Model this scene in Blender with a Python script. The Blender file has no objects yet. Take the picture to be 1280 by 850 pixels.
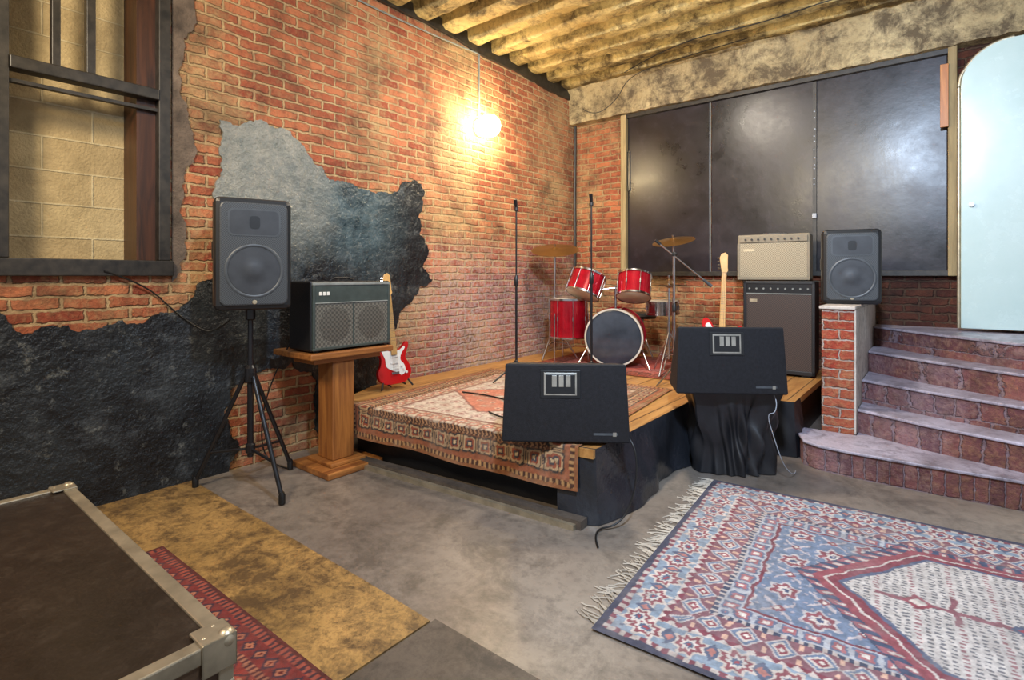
import bpy, bmesh, math, random
import numpy as np
from mathutils import Vector, Matrix, Quaternion, Euler
random.seed(7); np.random.seed(7)
S = bpy.context.scene
def lin(c):
    return tuple(((x/12.92) if x<=0.04045 else ((x+0.055)/1.055)**2.4) for x in c)
def hx(h):
    h=h.lstrip('#'); return lin(tuple(int(h[i:i+2],16)/255 for i in (0,2,4)))
# ---------------------------------------------------------------- materials
class NT:
    def __init__(s,name):
        s.m=bpy.data.materials.new(name); s.m.use_nodes=True
        s.t=s.m.node_tree; s.n=s.t.nodes; s.l=s.t.links
        s.b=s.n['Principled BSDF']
    def new(s,t,**k):
        n=s.n.new(t)
        for a,v in k.items(): setattr(n,a,v)
        return n
    def link(s,a,b): s.l.new(a,b)
    def val(s,sock,v):
        if isinstance(v,bpy.types.NodeSocket): s.link(v,sock)
        else:
            if isinstance(v,(tuple,list)) and len(v)==3 and sock.type=='RGBA': v=(*v,1)
            sock.default_value=v
    def mix(s,f,a,b,bt='MIX'):
        n=s.new('ShaderNodeMix',data_type='RGBA',blend_type=bt)
        s.val(n.inputs[0],f); s.val(n.inputs[6],a); s.val(n.inputs[7],b); return n.outputs[2]
    def math(s,op,a,b=0.0,clamp=False):
        n=s.new('ShaderNodeMath',operation=op,use_clamp=clamp)
        s.val(n.inputs[0],a); s.val(n.inputs[1],b); return n.outputs[0]
    def noise(s,scale,detail=4,rough=.55,vec=None,dist=0):
        n=s.new('ShaderNodeTexNoise'); n.inputs['Scale'].default_value=scale
        n.inputs['Detail'].default_value=detail; n.inputs['Roughness'].default_value=rough
        n.inputs['Distortion'].default_value=dist
        if vec is None: vec=s.obj()
        s.link(vec,n.inputs['Vector']); return n.outputs[0]
    def obj(s):
        if not hasattr(s,'_o'): s._o=s.new('ShaderNodeTexCoord').outputs['Object']
        return s._o
    def ramp(s,f,lo,hi,a=0.0,b=1.0):
        n=s.new('ShaderNodeMapRange'); n.inputs[1].default_value=lo; n.inputs[2].default_value=hi
        n.inputs[3].default_value=a; n.inputs[4].default_value=b
        n.clamp=True; s.link(f,n.inputs[0]); return n.outputs[0]
    def xyz(s):
        if not hasattr(s,'_x'):
            n=s.new('ShaderNodeSeparateXYZ'); s.link(s.obj(),n.inputs[0]); s._x=n.outputs
        return s._x
    def bump(s,h,st=.3,d=.01):
        n=s.new('ShaderNodeBump'); n.inputs['Strength'].default_value=st; n.inputs['Distance'].default_value=d
        s.link(h,n.inputs['Height']); s.link(n.outputs[0],s.b.inputs['Normal'])
    def fin(s,col,rough=.6,metal=0,spec=None):
        s.val(s.b.inputs['Base Color'],col); s.val(s.b.inputs['Roughness'],rough)
        s.b.inputs['Metallic'].default_value=metal
        if spec is not None: s.b.inputs['Specular IOR Level'].default_value=spec
        return s.m
def simple(name,col,rough=.5,metal=0,var=.25,scale=12,bump=.1,bd=.003,spec=None):
    t=NT(name); f=t.noise(scale,5)
    d=tuple(c*(1-var) for c in col); l=tuple(min(1,c*(1+var)) for c in col)
    c=t.mix(t.ramp(f,.3,.7),d,l)
    if bump: t.bump(t.noise(scale*8,3),bump,bd)
    return t.fin(c,rough,metal,spec)
def brickmat(name,mode,c1,c2,mort,white=(.5,.66),whitecol=hx('#c4a674'),wamt=.7,darkx=None,row=.075,bw=.225,grime=.7,lowwhite=False,msize=(.006,.02)):
    t=NT(name); x=t.xyz()
    h={'x':x[1],'y':x[0]}.get(mode)
    if h is None: h=t.math('ADD',x[0],x[1])
    cb=t.new('ShaderNodeCombineXYZ'); t.link(h,cb.inputs[0]); t.link(x[2],cb.inputs[1])
    def wob(vec,scale,amt):
        nz=t.new('ShaderNodeTexNoise'); nz.inputs['Scale'].default_value=scale; nz.inputs['Detail'].default_value=3; t.link(t.obj(),nz.inputs['Vector'])
        sub=t.new('ShaderNodeVectorMath',operation='SUBTRACT'); t.link(nz.outputs['Color'],sub.inputs[0]); sub.inputs[1].default_value=(.5,.5,.5)
        sc=t.new('ShaderNodeVectorMath',operation='SCALE'); t.link(sub.outputs[0],sc.inputs[0]); sc.inputs['Scale'].default_value=amt
        ad=t.new('ShaderNodeVectorMath',operation='ADD'); t.link(vec,ad.inputs[0]); t.link(sc.outputs[0],ad.inputs[1]); return ad.outputs[0]
    v=wob(wob(cb.outputs[0],5,.035),30,.024)
    b=t.new('ShaderNodeTexBrick'); t.link(v,b.inputs['Vector'])
    b.inputs['Scale'].default_value=1; b.inputs['Brick Width'].default_value=bw; b.inputs['Row Height'].default_value=row
    b.inputs['Mortar Smooth'].default_value=.6; b.inputs['Bias'].default_value=0
    n2=t.noise(1.1,9,.68); n3=t.noise(2.3,9,.74,dist=.5); n1=t.noise(26,7,.7); n4=t.noise(6,9,.78)
    t.link(t.ramp(n4,.3,.7,*msize),b.inputs['Mortar Size'])
    b.inputs['Color1'].default_value=(*c1,1); b.inputs['Color2'].default_value=(*c2,1); b.inputs['Mortar'].default_value=(*mort,1)
    c=b.outputs['Color']
    c=t.mix(t.math('MULTIPLY',t.ramp(n4,.48,.66),.65),c,tuple(q*.45 for q in c1))
    c=t.mix(t.math('MULTIPLY',t.ramp(n1,.45,.72),.5),c,hx('#b08258'))
    c=t.mix(t.math('MULTIPLY',t.ramp(t.math('ADD',n2,t.math('MULTIPLY',n1,.3)),white[0]+.11,white[1]+.13),wamt),c,whitecol)
    c=t.mix(t.math('MULTIPLY',t.ramp(n3,.46,.66),grime),c,hx('#46301f'),'MIX')
    if lowwhite:
        f=t.math('MULTIPLY',t.ramp(t.math('ADD',x[2],t.math('MULTIPLY',n4,.8)),1.6,2.3,1,0),t.ramp(t.math('ADD',x[1],t.math('MULTIPLY',n3,.6)),3.4,4.3))
        f=t.math('MULTIPLY',f,t.ramp(n1,.38,.62))
        c=t.mix(t.math('MULTIPLY',f,.62),c,hx('#c2b2ba'))
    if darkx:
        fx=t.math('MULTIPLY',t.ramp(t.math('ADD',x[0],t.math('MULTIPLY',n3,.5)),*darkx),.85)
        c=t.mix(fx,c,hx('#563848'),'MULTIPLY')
    hgt=t.math('ADD',t.math('MULTIPLY',b.outputs['Fac'],-1.0),t.math('MULTIPLY',n1,1.1))
    t.bump(hgt,1.0,.02)
    return t.fin(c,.8)
M={}
M['brick_l']=brickmat('brick_orange','x',hx('#943e28'),hx('#c97b51'),hx('#c6a97c'),lowwhite=True)
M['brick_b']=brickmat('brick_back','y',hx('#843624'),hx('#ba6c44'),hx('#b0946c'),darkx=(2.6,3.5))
M['brick_s']=brickmat('brick_stair','xy',hx('#5e3438'),hx('#8a524c'),hx('#857078'),white=(.5,.7),whitecol=hx('#a08f9c'),wamt=.45,bw=.072,row=.4,grime=.55,msize=(.004,.009))
M['brick_p']=brickmat('brick_pillar','xy',hx('#93301f'),hx('#bb5038'),hx('#b9aaa2'),wamt=.25,grime=.35,msize=(.005,.012))
def paintmat():
    t=NT('peeling_black_paint'); x=t.xyz()
    n=t.noise(2.2,8,.65,dist=.5); n2=t.noise(9,9,.78); n3=t.noise(1.1,3); n5=t.noise(3.4,10,.8)
    up=t.ramp(t.math('ADD',x[2],t.math('MULTIPLY',n,.7)),1.7,2.15)
    c=t.mix(t.ramp(n,.42,.66),hx('#0f1114'),hx('#272c2f'))
    g=t.mix(t.ramp(n2,.3,.65),hx('#5f6866'),hx('#9b9a90'))
    teal=t.mix(t.ramp(n5,.38,.68),hx('#1f3138'),hx('#587078'))
    g=t.mix(t.ramp(t.math('ADD',x[1],n3),2.6,3.1),g,teal)
    g=t.mix(t.math('MULTIPLY',t.ramp(t.math('ADD',x[1],t.math('MULTIPLY',n,.5)),3.25,3.6),.95),g,hx('#15171a'))
    c=t.mix(t.math('MULTIPLY',up,.9),c,g)
    c=t.mix(t.math('MULTIPLY',t.ramp(n5,.53,.69),.5),c,hx('#5e6468'))
    c=t.mix(t.math('MULTIPLY',t.ramp(n2,.57,.67),.55),c,hx('#84857e'))
    t.bump(t.math('ADD',t.noise(7,8,.6),t.math('MULTIPLY',t.noise(40,6),.4)),.8,.03)
    return t.fin(c,t.ramp(n5,.35,.65,.22,.5))
M['paint']=paintmat()
M['plaster']=simple('old_grey_plaster',hx('#64564a'),.8,var=.6,scale=6,bump=.5,bd=.02)
def concmat(name,a,b,grime,rough=.5,s=1.5,thr=(.55,.75),ga=.7,bd=.01,bs=.3,fine=.25):
    t=NT(name); n=t.noise(s,8,.65); n2=t.noise(s*4,9,.75,dist=.3); n3=t.noise(s*22,8,.75); n4=t.noise(s*.6,5,.6)
    c=t.mix(t.ramp(n,.35,.65),a,b)
    m=t.math('ADD',t.math('MULTIPLY',n2,.7),t.math('MULTIPLY',n4,.3))
    c=t.mix(t.math('MULTIPLY',t.ramp(m,*thr),ga),c,grime)
    c=t.mix(t.math('MULTIPLY',t.ramp(n3,.5,.72),fine),c,grime)
    t.bump(t.noise(s*12,8,.65),bs,bd)
    r=t.math('ADD',t.math('MULTIPLY',n2,.35),rough-.17)
    return t.fin(c,r)
M['floor']=concmat('floor_concrete',hx('#6a6058'),hx('#968a7c'),hx('#3f3833'),.34,.8,thr=(.46,.60),ga=.7,bd=.002,bs=.15,fine=.5)
M['ochre']=concmat('worn_ochre_boards',hx('#8c6e40'),hx('#b68f56'),hx('#38291e'),.42,2.2,(.44,.57),.8,.003,fine=.75)
M['darkboard']=concmat('dark_floor_board',hx('#4e453d'),hx('#5e544b'),hx('#2a2622'),.5,3,(.45,.6),bd=.002,fine=.5)
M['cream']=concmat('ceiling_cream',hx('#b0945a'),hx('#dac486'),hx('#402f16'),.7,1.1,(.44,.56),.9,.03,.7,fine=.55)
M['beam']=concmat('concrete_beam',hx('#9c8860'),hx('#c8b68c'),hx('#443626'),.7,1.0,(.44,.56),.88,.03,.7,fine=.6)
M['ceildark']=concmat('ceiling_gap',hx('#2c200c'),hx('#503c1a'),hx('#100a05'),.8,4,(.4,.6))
t=NT('breeze_blocks'); x=t.xyz(); cb=t.new('ShaderNodeCombineXYZ'); t.link(x[1],cb.inputs[0]); t.link(x[2],cb.inputs[1])
b=t.new('ShaderNodeTexBrick'); t.link(cb.outputs[0],b.inputs['Vector']); b.inputs['Scale'].default_value=1
b.inputs['Brick Width'].default_value=.5;b.inputs['Row Height'].default_value=.205;b.inputs['Mortar Size'].default_value=.008;b.inputs['Mortar Smooth'].default_value=.6
b.inputs['Color1'].default_value=(*hx('#cdb88a'),1);b.inputs['Color2'].default_value=(*hx('#b8a278'),1);b.inputs['Mortar'].default_value=(*hx('#dccca2'),1)
c=t.mix(t.math('MULTIPLY',t.ramp(t.noise(5,9,.75),.4,.7),.6),b.outputs['Color'],hx('#857350'))
t.bump(t.math('ADD',t.math('MULTIPLY',b.outputs['Fac'],.8),t.noise(60,4)),.7,.012); M['block']=t.fin(c,.85)
def woodmat(name,a,b,axis=0,rough=.45,s=6):
    t=NT(name); mp=t.new('ShaderNodeMapping'); t.link(t.obj(),mp.inputs[0])
    sc=[s*4]*3; sc[axis]=s*.3; mp.inputs['Scale'].default_value=sc
    n=t.noise(1,6,.6,vec=mp.outputs[0],dist=.8); c=t.mix(t.ramp(n,.3,.7),a,b); t.bump(n,.15,.003); return t.fin(c,rough)
M['wood']=woodmat('table_wood',hx('#6a3a1a'),hx('#a46a32'),2)
M['woodh']=woodmat('table_wood_h',hx('#6a3a1a'),hx('#a86e36'),1)
M['stagewood']=woodmat('stage_planks',hx('#8c5e2e'),hx('#ba8a4e'),1)
M['woodrev']=woodmat('reveal_wood',hx('#26160c'),hx('#5a341c'),2)
M['pine']=woodmat('orange_pine',hx('#a06028'),hx('#c88440'),2)
M['winpost']=woodmat('old_frame_wood',hx('#7a6846'),hx('#a8946a'),2,.7)
M['casewood']=woodmat('case_side_wood',hx('#3c2a1e'),hx('#5c4530'),0,.5)
M['blackframe']=simple('window_frame_paint',hx('#2c2823'),.45,var=.6,scale=18)
M['tolex']=simple('black_tolex',hx('#161618'),.45,var=.15,scale=60,bump=.5,bd=.002)
M['mon']=simple('monitor_carpet',hx('#16161a'),.6,var=.35,scale=50,bump=.8,bd=.003,spec=.3)
M['plastic']=simple('black_plastic',hx('#1b1c1e'),.38,var=.1)
M['metalblk']=simple('black_metal',hx('#17171a'),.3,var=.1,bump=0)
M['chrome']=simple('chrome',hx('#c4c4c8'),.2,1,var=.05,bump=0)
M['alu']=simple('aluminium',hx('#b4a890'),.38,.7,var=.25,bump=.05)
M['brass']=simple('cymbal_bronze',hx('#8a6232'),.3,.75,var=.2,scale=5)
M['gold']=simple('jack_plate',hx('#9a968c'),.35,.4,bump=0)
M['red']=simple('red_lacquer',hx('#9c1222'),.15,.25,var=.2,bump=0)
M['redg']=simple('guitar_red',hx('#b81818'),.15,var=.05,bump=0)
M['white']=simple('white_plastic',hx('#dedbd2'),.35,var=.03,bump=0)
M['hoop']=simple('cream_hoop',hx('#c2bbae'),.3,var=.1,bump=0)
M['maple']=simple('maple',hx('#c99e60'),.35,var=.12,bump=0)
M['rosewood']=simple('rosewood',hx('#3a2418'),.4,bump=0)
M['darkhead']=simple('drum_head_dark',hx('#363c46'),.16,var=.35,scale=4,bump=0)
M['casetop']=concmat('flight_case_top',hx('#1d1611'),hx('#2b221b'),hx('#52463a'),.36,5,(.52,.7),ga=.3,bd=.002,fine=.25)
M['cable']=simple('cable_rubber',hx('#141414'),.4,bump=0)
M['whitecable']=simple('white_cable',hx('#9a9ea6'),.4,bump=0)
M['fabric']=simple('black_drape',hx('#17181c'),.4,var=.25,scale=20,bump=.3)
M['vinyl']=simple('black_vinyl',hx('#26282d'),.24,var=.3,scale=3,bump=.35,bd=.015)
M['door']=concmat('door_paint',hx('#b4cbc9'),hx('#c2d5d4'),hx('#98b0af'),.25,.8,ga=.3,bd=.001,bs=.05,fine=.1)
M['tread']=concmat('tread_concrete',hx('#8e848c'),hx('#c2bac8'),hx('#4c4044'),.38,3,(.46,.6),ga=.7,bd=.004,fine=.4)
M['whitewash']=concmat('whitewash',hx('#b4a89c'),hx('#d0c8be'),hx('#705e52'),.6,3,(.46,.62),fine=.35)
t=NT('glossy_black_panel'); n=t.noise(1.3,9,.7); n2=t.noise(7,9,.75)
c=t.mix(t.ramp(n,.40,.68),hx('#0f0c10'),hx('#272029')); c=t.mix(t.math('MULTIPLY',t.ramp(n2,.54,.72),.3),c,hx('#4c4350'))
t.bump(t.math('ADD',t.noise(3,5),t.math('MULTIPLY',n2,.2)),.13,.02); M['panel']=t.fin(c,t.ramp(n,.35,.7,.25,.42))
def grillemat(name,a,b,scale,rough=.6):
    t=NT(name); w=t.new('ShaderNodeTexChecker'); w.inputs['Scale'].default_value=scale; t.link(t.obj(),w.inputs['Vector'])
    w.inputs[1].default_value=(*a,1); w.inputs[2].default_value=(*b,1)
    t.bump(w.outputs['Fac'],.3,.003); return t.fin(w.outputs['Color'],rough)
M['grille']=grillemat('speaker_grille_mesh',hx('#2c2f32'),hx('#484c50'),140,.42)
M['grille2']=grillemat('amp_grille_cloth',hx('#46443e'),hx('#68655c'),60)
M['grille2b']=grillemat('amp_grille_cloth_over_driver',hx('#3a3833'),hx('#57544c'),60)
M['grille3']=grillemat('silver_grille_cloth',hx('#a89c84'),hx('#80745c'),90)
M['grille4']=grillemat('dark_grille_cloth',hx('#443630'),hx('#2e2622'),90)
M['cone']=simple('speaker_cone',hx('#32353a'),.5,bump=0)
M['cone2']=simple('speaker_ring',hx('#44484c'),.4,bump=0)
M['teal']=simple('grey_green_cloth',hx('#39423f'),.45,bump=0)
M['piping']=simple('grey_piping',hx('#7c807c'),.5,bump=0)
M['tan']=simple('tan_tolex',hx('#807562'),.6,var=.1,scale=60,bump=.3)
t=NT('lamp_glass'); t.b.inputs['Emission Color'].default_value=(1,.8,.46,1); t.b.inputs['Emission Strength'].default_value=140
M['lamp']=t.fin((1,.9,.7),.3)
t=NT('woven_rug'); a=t.new('ShaderNodeAttribute',attribute_name='Col')
c=t.mix(t.math('MULTIPLY',t.ramp(t.noise(90,3),.4,.7),.2),a.outputs['Color'],(.1,.08,.08)); t.bump(t.noise(260,2),.4,.003); M['rug']=t.fin(c,.92,spec=.2)
M['fringe']=simple('fringe_wool',hx('#b5ab9c'),.9,bump=0)
# ---------------------------------------------------------------- builders
def link(o): S.collection.objects.link(o); return o
class G:
    def __init__(s,name,loc=(0,0,0),rz=0,rx=0,ry=0):
        s.e=bpy.data.objects.new(name,None); s.e.location=loc; s.e.rotation_euler=(rx,ry,rz); s.e.empty_display_size=.1; link(s.e)
    def add(s,name,bm,mat,smooth=False,bevel=0,seg=2):
        me=bpy.data.meshes.new(name); bmesh.ops.recalc_face_normals(bm,faces=bm.faces[:]); bm.to_mesh(me); bm.free()
        o=bpy.data.objects.new(name,me); link(o)
        for m in (mat if isinstance(mat,list) else [mat]): me.materials.append(M[m] if isinstance(m,str) else m)
        if s is not None and getattr(s,'e',None): o.parent=s.e
        if smooth:
            for p in me.polygons: p.use_smooth=True
            me.set_sharp_from_angle(angle=math.radians(40))
        if bevel:
            b=o.modifiers.new('b','BEVEL'); b.width=bevel; b.segments=seg; b.limit_method='ANGLE'
        return o
    def box(s,name,a,b,mat,bevel=0,rot=None):
        bm=bmesh.new(); a=Vector(a);b=Vector(b); c=(a+b)/2; d=b-a
        mx=Matrix.Translation(c)
        if rot: mx=mx@Euler(rot).to_matrix().to_4x4()
        bmesh.ops.create_cube(bm,size=1,matrix=mx@Matrix.Diagonal((*d,1)))
        return s.add(name,bm,mat,bevel=bevel)
    def tube(s,name,p,q,r,mat,r2=None,seg=16):
        p=Vector(p);q=Vector(q); d=q-p; bm=bmesh.new()
        mx=Matrix.Translation((p+q)/2)@Vector((0,0,1)).rotation_difference(d).to_matrix().to_4x4()
        bmesh.ops.create_cone(bm,cap_ends=True,segments=seg,radius1=r,radius2=r if r2 is None else r2,depth=d.length,matrix=mx)
        return s.add(name,bm,mat,smooth=True)
    def lathe(s,name,prof,mat,loc=(0,0,0),d=(0,0,1),seg=40):
        bm=bmesh.new(); mx=Matrix.Translation(loc)@Vector((0,0,1)).rotation_difference(Vector(d)).to_matrix().to_4x4()
        rings=[]
        for r,z in prof:
            if r<1e-5: rings.append([bm.verts.new(mx@Vector((0,0,z)))])
            else: rings.append([bm.verts.new(mx@Vector((r*math.cos(2*math.pi*i/seg),r*math.sin(2*math.pi*i/seg),z))) for i in range(seg)])
        for A,B in zip(rings,rings[1:]):
            for i in range(seg):
                j=(i+1)%seg
                if len(A)==1 and len(B)==1: continue
                if len(A)==1: bm.faces.new((A[0],B[i],B[j]))
                elif len(B)==1: bm.faces.new((A[i],A[j],B[0]))
                else: bm.faces.new((A[i],A[j],B[j],B[i]))
        return s.add(name,bm,mat,smooth=True)
    def prism(s,name,pts,lo,hi,mat,plane='xy',bevel=0,smooth=False):
        bm=bmesh.new()
        def P(a,b,c): return {'xy':(a,b,c),'yz':(c,a,b),'xz':(a,c,b)}[plane]
        A=[bm.verts.new(P(a,b,lo)) for a,b in pts]; B=[bm.verts.new(P(a,b,hi)) for a,b in pts]
        f1=bm.faces.new(A); f2=bm.faces.new(B)
        n=len(pts)
        for i in range(n): bm.faces.new((A[i],A[(i+1)%n],B[(i+1)%n],B[i]))
        bmesh.ops.recalc_face_normals(bm,faces=bm.faces[:])
        if not bevel: bmesh.ops.triangulate(bm,faces=[f1,f2])
        return s.add(name,bm,mat,bevel=bevel,smooth=smooth)
    def wire(s,name,pts,r,mat):
        cu=bpy.data.curves.new(name,'CURVE'); cu.dimensions='3D'; cu.bevel_depth=r; cu.bevel_resolution=3
        sp=cu.splines.new('NURBS'); sp.points.add(len(pts)-1); sp.order_u=3; sp.use_endpoint_u=True
        for i,p in enumerate(pts): sp.points[i].co=(*p,1)
        cu.materials.append(M[mat]); o=bpy.data.objects.new(name,cu); link(o)
        if getattr(s,'e',None): o.parent=s.e
        return o
class W(G):
    def __init__(s): s.e=None
w=W()
def boxes(name,lst,mat,bevel=0):
    bm=bmesh.new()
    for a,b in lst:
        a=Vector(a);b=Vector(b)
        bmesh.ops.create_cube(bm,size=1,matrix=Matrix.Translation((a+b)/2)@Matrix.Diagonal((*(b-a),1)))
    return w.add(name,bm,mat,bevel=bevel)
def smoothpoly(pts,n=5):
    out=[];N=len(pts)
    for i in range(N):
        p0,p1,p2,p3=[Vector(pts[(i+k-1)%N]) for k in range(4)]
        for j in range(n):
            t=j/n
            out.append(tuple(.5*((2*p1)+(p2-p0)*t+(2*p0-5*p1+4*p2-p3)*t*t+(3*p1-p0-3*p2+p3)*t**3)))
    return out
def jag(pts,amp=.10,lv=4,fix=lambda a,b:False):
    for _ in range(lv):
        out=[];N=len(pts)
        for i in range(N):
            a=pts[i];b=pts[(i+1)%N]; out.append(a)
            L=math.dist(a,b)
            if fix(a,b) or L<.02: continue
            m=((a[0]+b[0])/2,(a[1]+b[1])/2); k=random.uniform(-1,1)*amp*L
            out.append((m[0]-(b[1]-a[1])/L*k, m[1]+(b[0]-a[0])/L*k))
        pts=out
    return pts
# ---------------------------------------------------------------- room shell
YB=6.36; ZC=3.92
boxes('floor',[((-.1,-2.5,-.12),(7.5,YB+.2,0))],'floor')
edge=jag([(0,-2.2),(2.385,-2.2),(2.385,1.48),(0,1.48)],.006,6,lambda a,b:(a[1]<1.3 or b[1]<1.3))
w.prism('floor_boards_ochre',edge,0,.008,'ochre')
boxes('floor_boards_dark',[((2.395,-2.2,0),(3.5,1.5,.009))],'darkboard')
boxes('wall_left',[((-.4,-2.5,0),(0,.50,ZC)),((-.4,.50,0),(0,1.34,1.42)),((-.4,.5,3.4),(0,1.34,ZC)),((-.4,1.34,0),(0,YB+.25,ZC))],'brick_l')
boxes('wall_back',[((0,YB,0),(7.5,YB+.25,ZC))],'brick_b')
cl=G('ceiling')
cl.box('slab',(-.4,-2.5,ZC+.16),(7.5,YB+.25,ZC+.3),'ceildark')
y=-2.3
bm=bmesh.new()
while y<YB-.1:
    prev=None; N=90; wv=.108; ph=random.uniform(0,9)
    for i in range(N+1):
        xx=7.5*i/N; j=lambda a:a*random.uniform(-1,1)
        wl=.016*math.sin(xx*3.1+ph)+.010*math.sin(xx*7.7+ph); wr_=.016*math.sin(xx*2.3+ph*2)+.008*math.sin(xx*9+ph)
        ring=[bm.verts.new((xx,y-wv-wl,ZC+.17)),bm.verts.new((xx,y-wv*.86-wl+j(.008),ZC+.03+j(.008))),bm.verts.new((xx,y-wv*.6+j(.01),ZC+j(.007))),bm.verts.new((xx,y+wv*.6+j(.01),ZC+j(.007))),bm.verts.new((xx,y+wv*.86+wr_+j(.008),ZC+.03+j(.008))),bm.verts.new((xx,y+wv+wr_,ZC+.17))]
        if prev:
            for q in range(5): bm.faces.new((prev[q],prev[q+1],ring[q+1],ring[q]))
        prev=ring
    y+=.365
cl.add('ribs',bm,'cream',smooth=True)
cb=G('beam_lintel')
bm=bmesh.new(); prev=None
for i in range(121):
    xx=7.5*i/120; j=lambda a:a*random.uniform(-1,1)
    r=[bm.verts.new((xx,YB-.002,3.47)),bm.verts.new((xx,YB-.13+j(.008),3.475+j(.008))),bm.verts.new((xx,YB-.14+j(.008),3.6+j(.01))),bm.verts.new((xx,YB-.14+j(.01),3.74+j(.01))),bm.verts.new((xx,YB-.17+j(.014),3.86+j(.02))),bm.verts.new((xx,YB-.24+j(.02),ZC+.02))]
    if prev:
        for q in range(5): bm.faces.new((prev[q],prev[q+1],r[q+1],r[q]))
    prev=r
cb.add('beam',bm,'beam',smooth=True)
pts=[(-2.5,ZC+.1),(YB,ZC+.1),(YB,3.82),(4.5,3.84),(2,3.85),(-2.5,3.85)]
w.prism('trim_1',jag(pts,.035,5,lambda a,b:a[1]>3.9 and b[1]>3.9),0,.035,'blackframe','yz')
w.wire('trim_2',[(.03,YB-.03,3.85),(.035,YB-.03,3.2),(.025,YB-.03,2.6),(.035,YB-.035,2.0),(.03,YB-.03,1.4)],.02,'blackframe')
P=[(.525,1.204),(.624,1.074),(.872,1.067),(1.156,1.095),(1.292,1.164),(1.457,1.22),(1.65,1.4),(1.66,1.8),(1.66,2.506),(1.979,2.567),(2.237,2.479),(2.448,2.303),(2.754,2.199),(3.095,2.171),(3.282,2.254),(3.459,2.332),(3.584,2.23),(3.50,1.98),(3.52,1.8),(3.634,1.64),(3.56,1.48),(3.69,1.36),(3.43,1.168),(3.26,1.02),(3.1,.70),(3.0,.4),(2.95,0.0),(2.45,0.0),(2.4,.3),(2.38,.62),(2.2,.72),(1.95,.68),(1.76,.6),(1.7,.4),(1.8,.15),(1.72,0.0),(-2.4,0.0),(-2.4,1.25),(-1,1.15),(0,1.25)]
P=jag(P,.2,5,lambda a,b:(a[1]<.001 and b[1]<.001))
P=[(a,max(b,0)) for a,b in P]
w.prism('wall_paint_layer',P,-.001,.016,'paint','yz')
P2=[(1.36,1.36),(1.40,1.42),(1.42,2.0),(1.46,2.5),(1.43,3.0),(1.50,3.4),(1.49,3.9),(.3,3.9),(.3,3.46),(1.36,3.46)]
w.prism('wall_plaster_patch',jag(P2,.16,5,lambda a,b:(a[0]<=1.361 and b[0]<=1.361) or a[1]>3.45 and b[1]>3.45 and a[0]<1.4),-.001,.012,'plaster','yz')
# window
g=G('window_1')
F='blackframe'
g.box('blocks',(-.38,.4,1.35),(-.28,1.45,3.5),'block')
g.box('reveal',(-.28,1.17,1.42),(-.03,1.335,3.4),'woodrev')
g.box('frame_bottom',(-.06,.44,1.40),(.045,1.36,1.50),F,.006)
g.box('frame_right',(-.06,1.275,1.5),(.035,1.345,3.4),F,.006)
g.box('frame_left',(-.06,.48,1.5),(.035,.56,3.4),F,.006)
g.box('frame_top',(-.06,.48,3.34),(.035,1.345,3.42),F,.006)
g.box('rail',(-.05,.56,2.54),(.045,1.275,2.61),F,.006)
g.box('rail_lower',(-.03,.56,2.47),(.01,1.275,2.49),F)
g.box('mullion_a',(-.03,.74,2.61),(.03,.78,3.34),F,.004)
g.box('mullion_b',(-.03,.90,2.61),(.03,.945,3.34),F,.004)
# black panels
g=G('window_2')
for i,(a,b) in enumerate([(.83,1.875),(1.90,2.945),(2.975,4.03)]):
    g.box('panel',(a,YB-.03-.01*(i%2),1.45),(b,YB-.002,3.43),'panel',.004)
g.box('post_l',(.755,YB-.09,1.40),(.83,YB-.002,3.47),'winpost',.006)
g.box('post_inner',(.83,YB-.05,2.5),(.865,YB-.03,3.0),'metalblk')
g.box('post_r',(4.035,YB-.10,1.40),(4.10,YB-.002,3.62),'winpost',.006)
g.box('top',(.755,YB-.08,3.425),(4.1,YB-.002,3.475),'blackframe',.004)
g.box('sill',(.755,YB-.07,1.40),(4.1,YB-.002,1.452),'blackframe',.004)
g.box('seam_a',(1.880,YB-.045,1.45),(1.892,YB-.03,3.42),'piping')
g.box('seam_b',(2.943,YB-.05,1.45),(2.977,YB-.03,3.42),'blackframe')
for i in range(11): g.lathe('stud',[(0,.006),(.007,.004),(.009,0)],'whitecable',(2.96+random.uniform(-.006,.006),YB-.05,2.35+.075*i+random.uniform(-.03,.03)),(0,-1,0),8)
g.box('latch',(2.94,YB-.07,2.0),(2.98,YB-.05,2.05),'whitecable',.004)
g.box('pine_strip',(3.98,YB-.125,2.75),(4.04,YB-.10,3.32),'pine',.003)
# white door with round corner
g=G('door_1',(4.12,6.02,.95))
r=.34;Hh=2.42;L=1.7
pts=[(0,0),(L,0),(L,Hh)]+[(r-r*math.sin(a),Hh-r+r*math.cos(a)) for a in [i*math.pi/2/10 for i in range(11)]]
g.prism('leaf',pts,0,.06,'door','xz',bevel=.006)
g.tube('edge_trim',(-.012,.03,0),(-.012,.03,Hh-r),.014,'alu')
g.wire('edge_trim_curve',[(a-.012 if a<.02 else a,.03,b+.008) for a,b in pts[3:]],.014,'alu')
g.lathe('lock',[(0,.02),(.02,.02),(.022,0)],'chrome',(.07,-.001,1.06),(0,-1,0),16)
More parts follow.
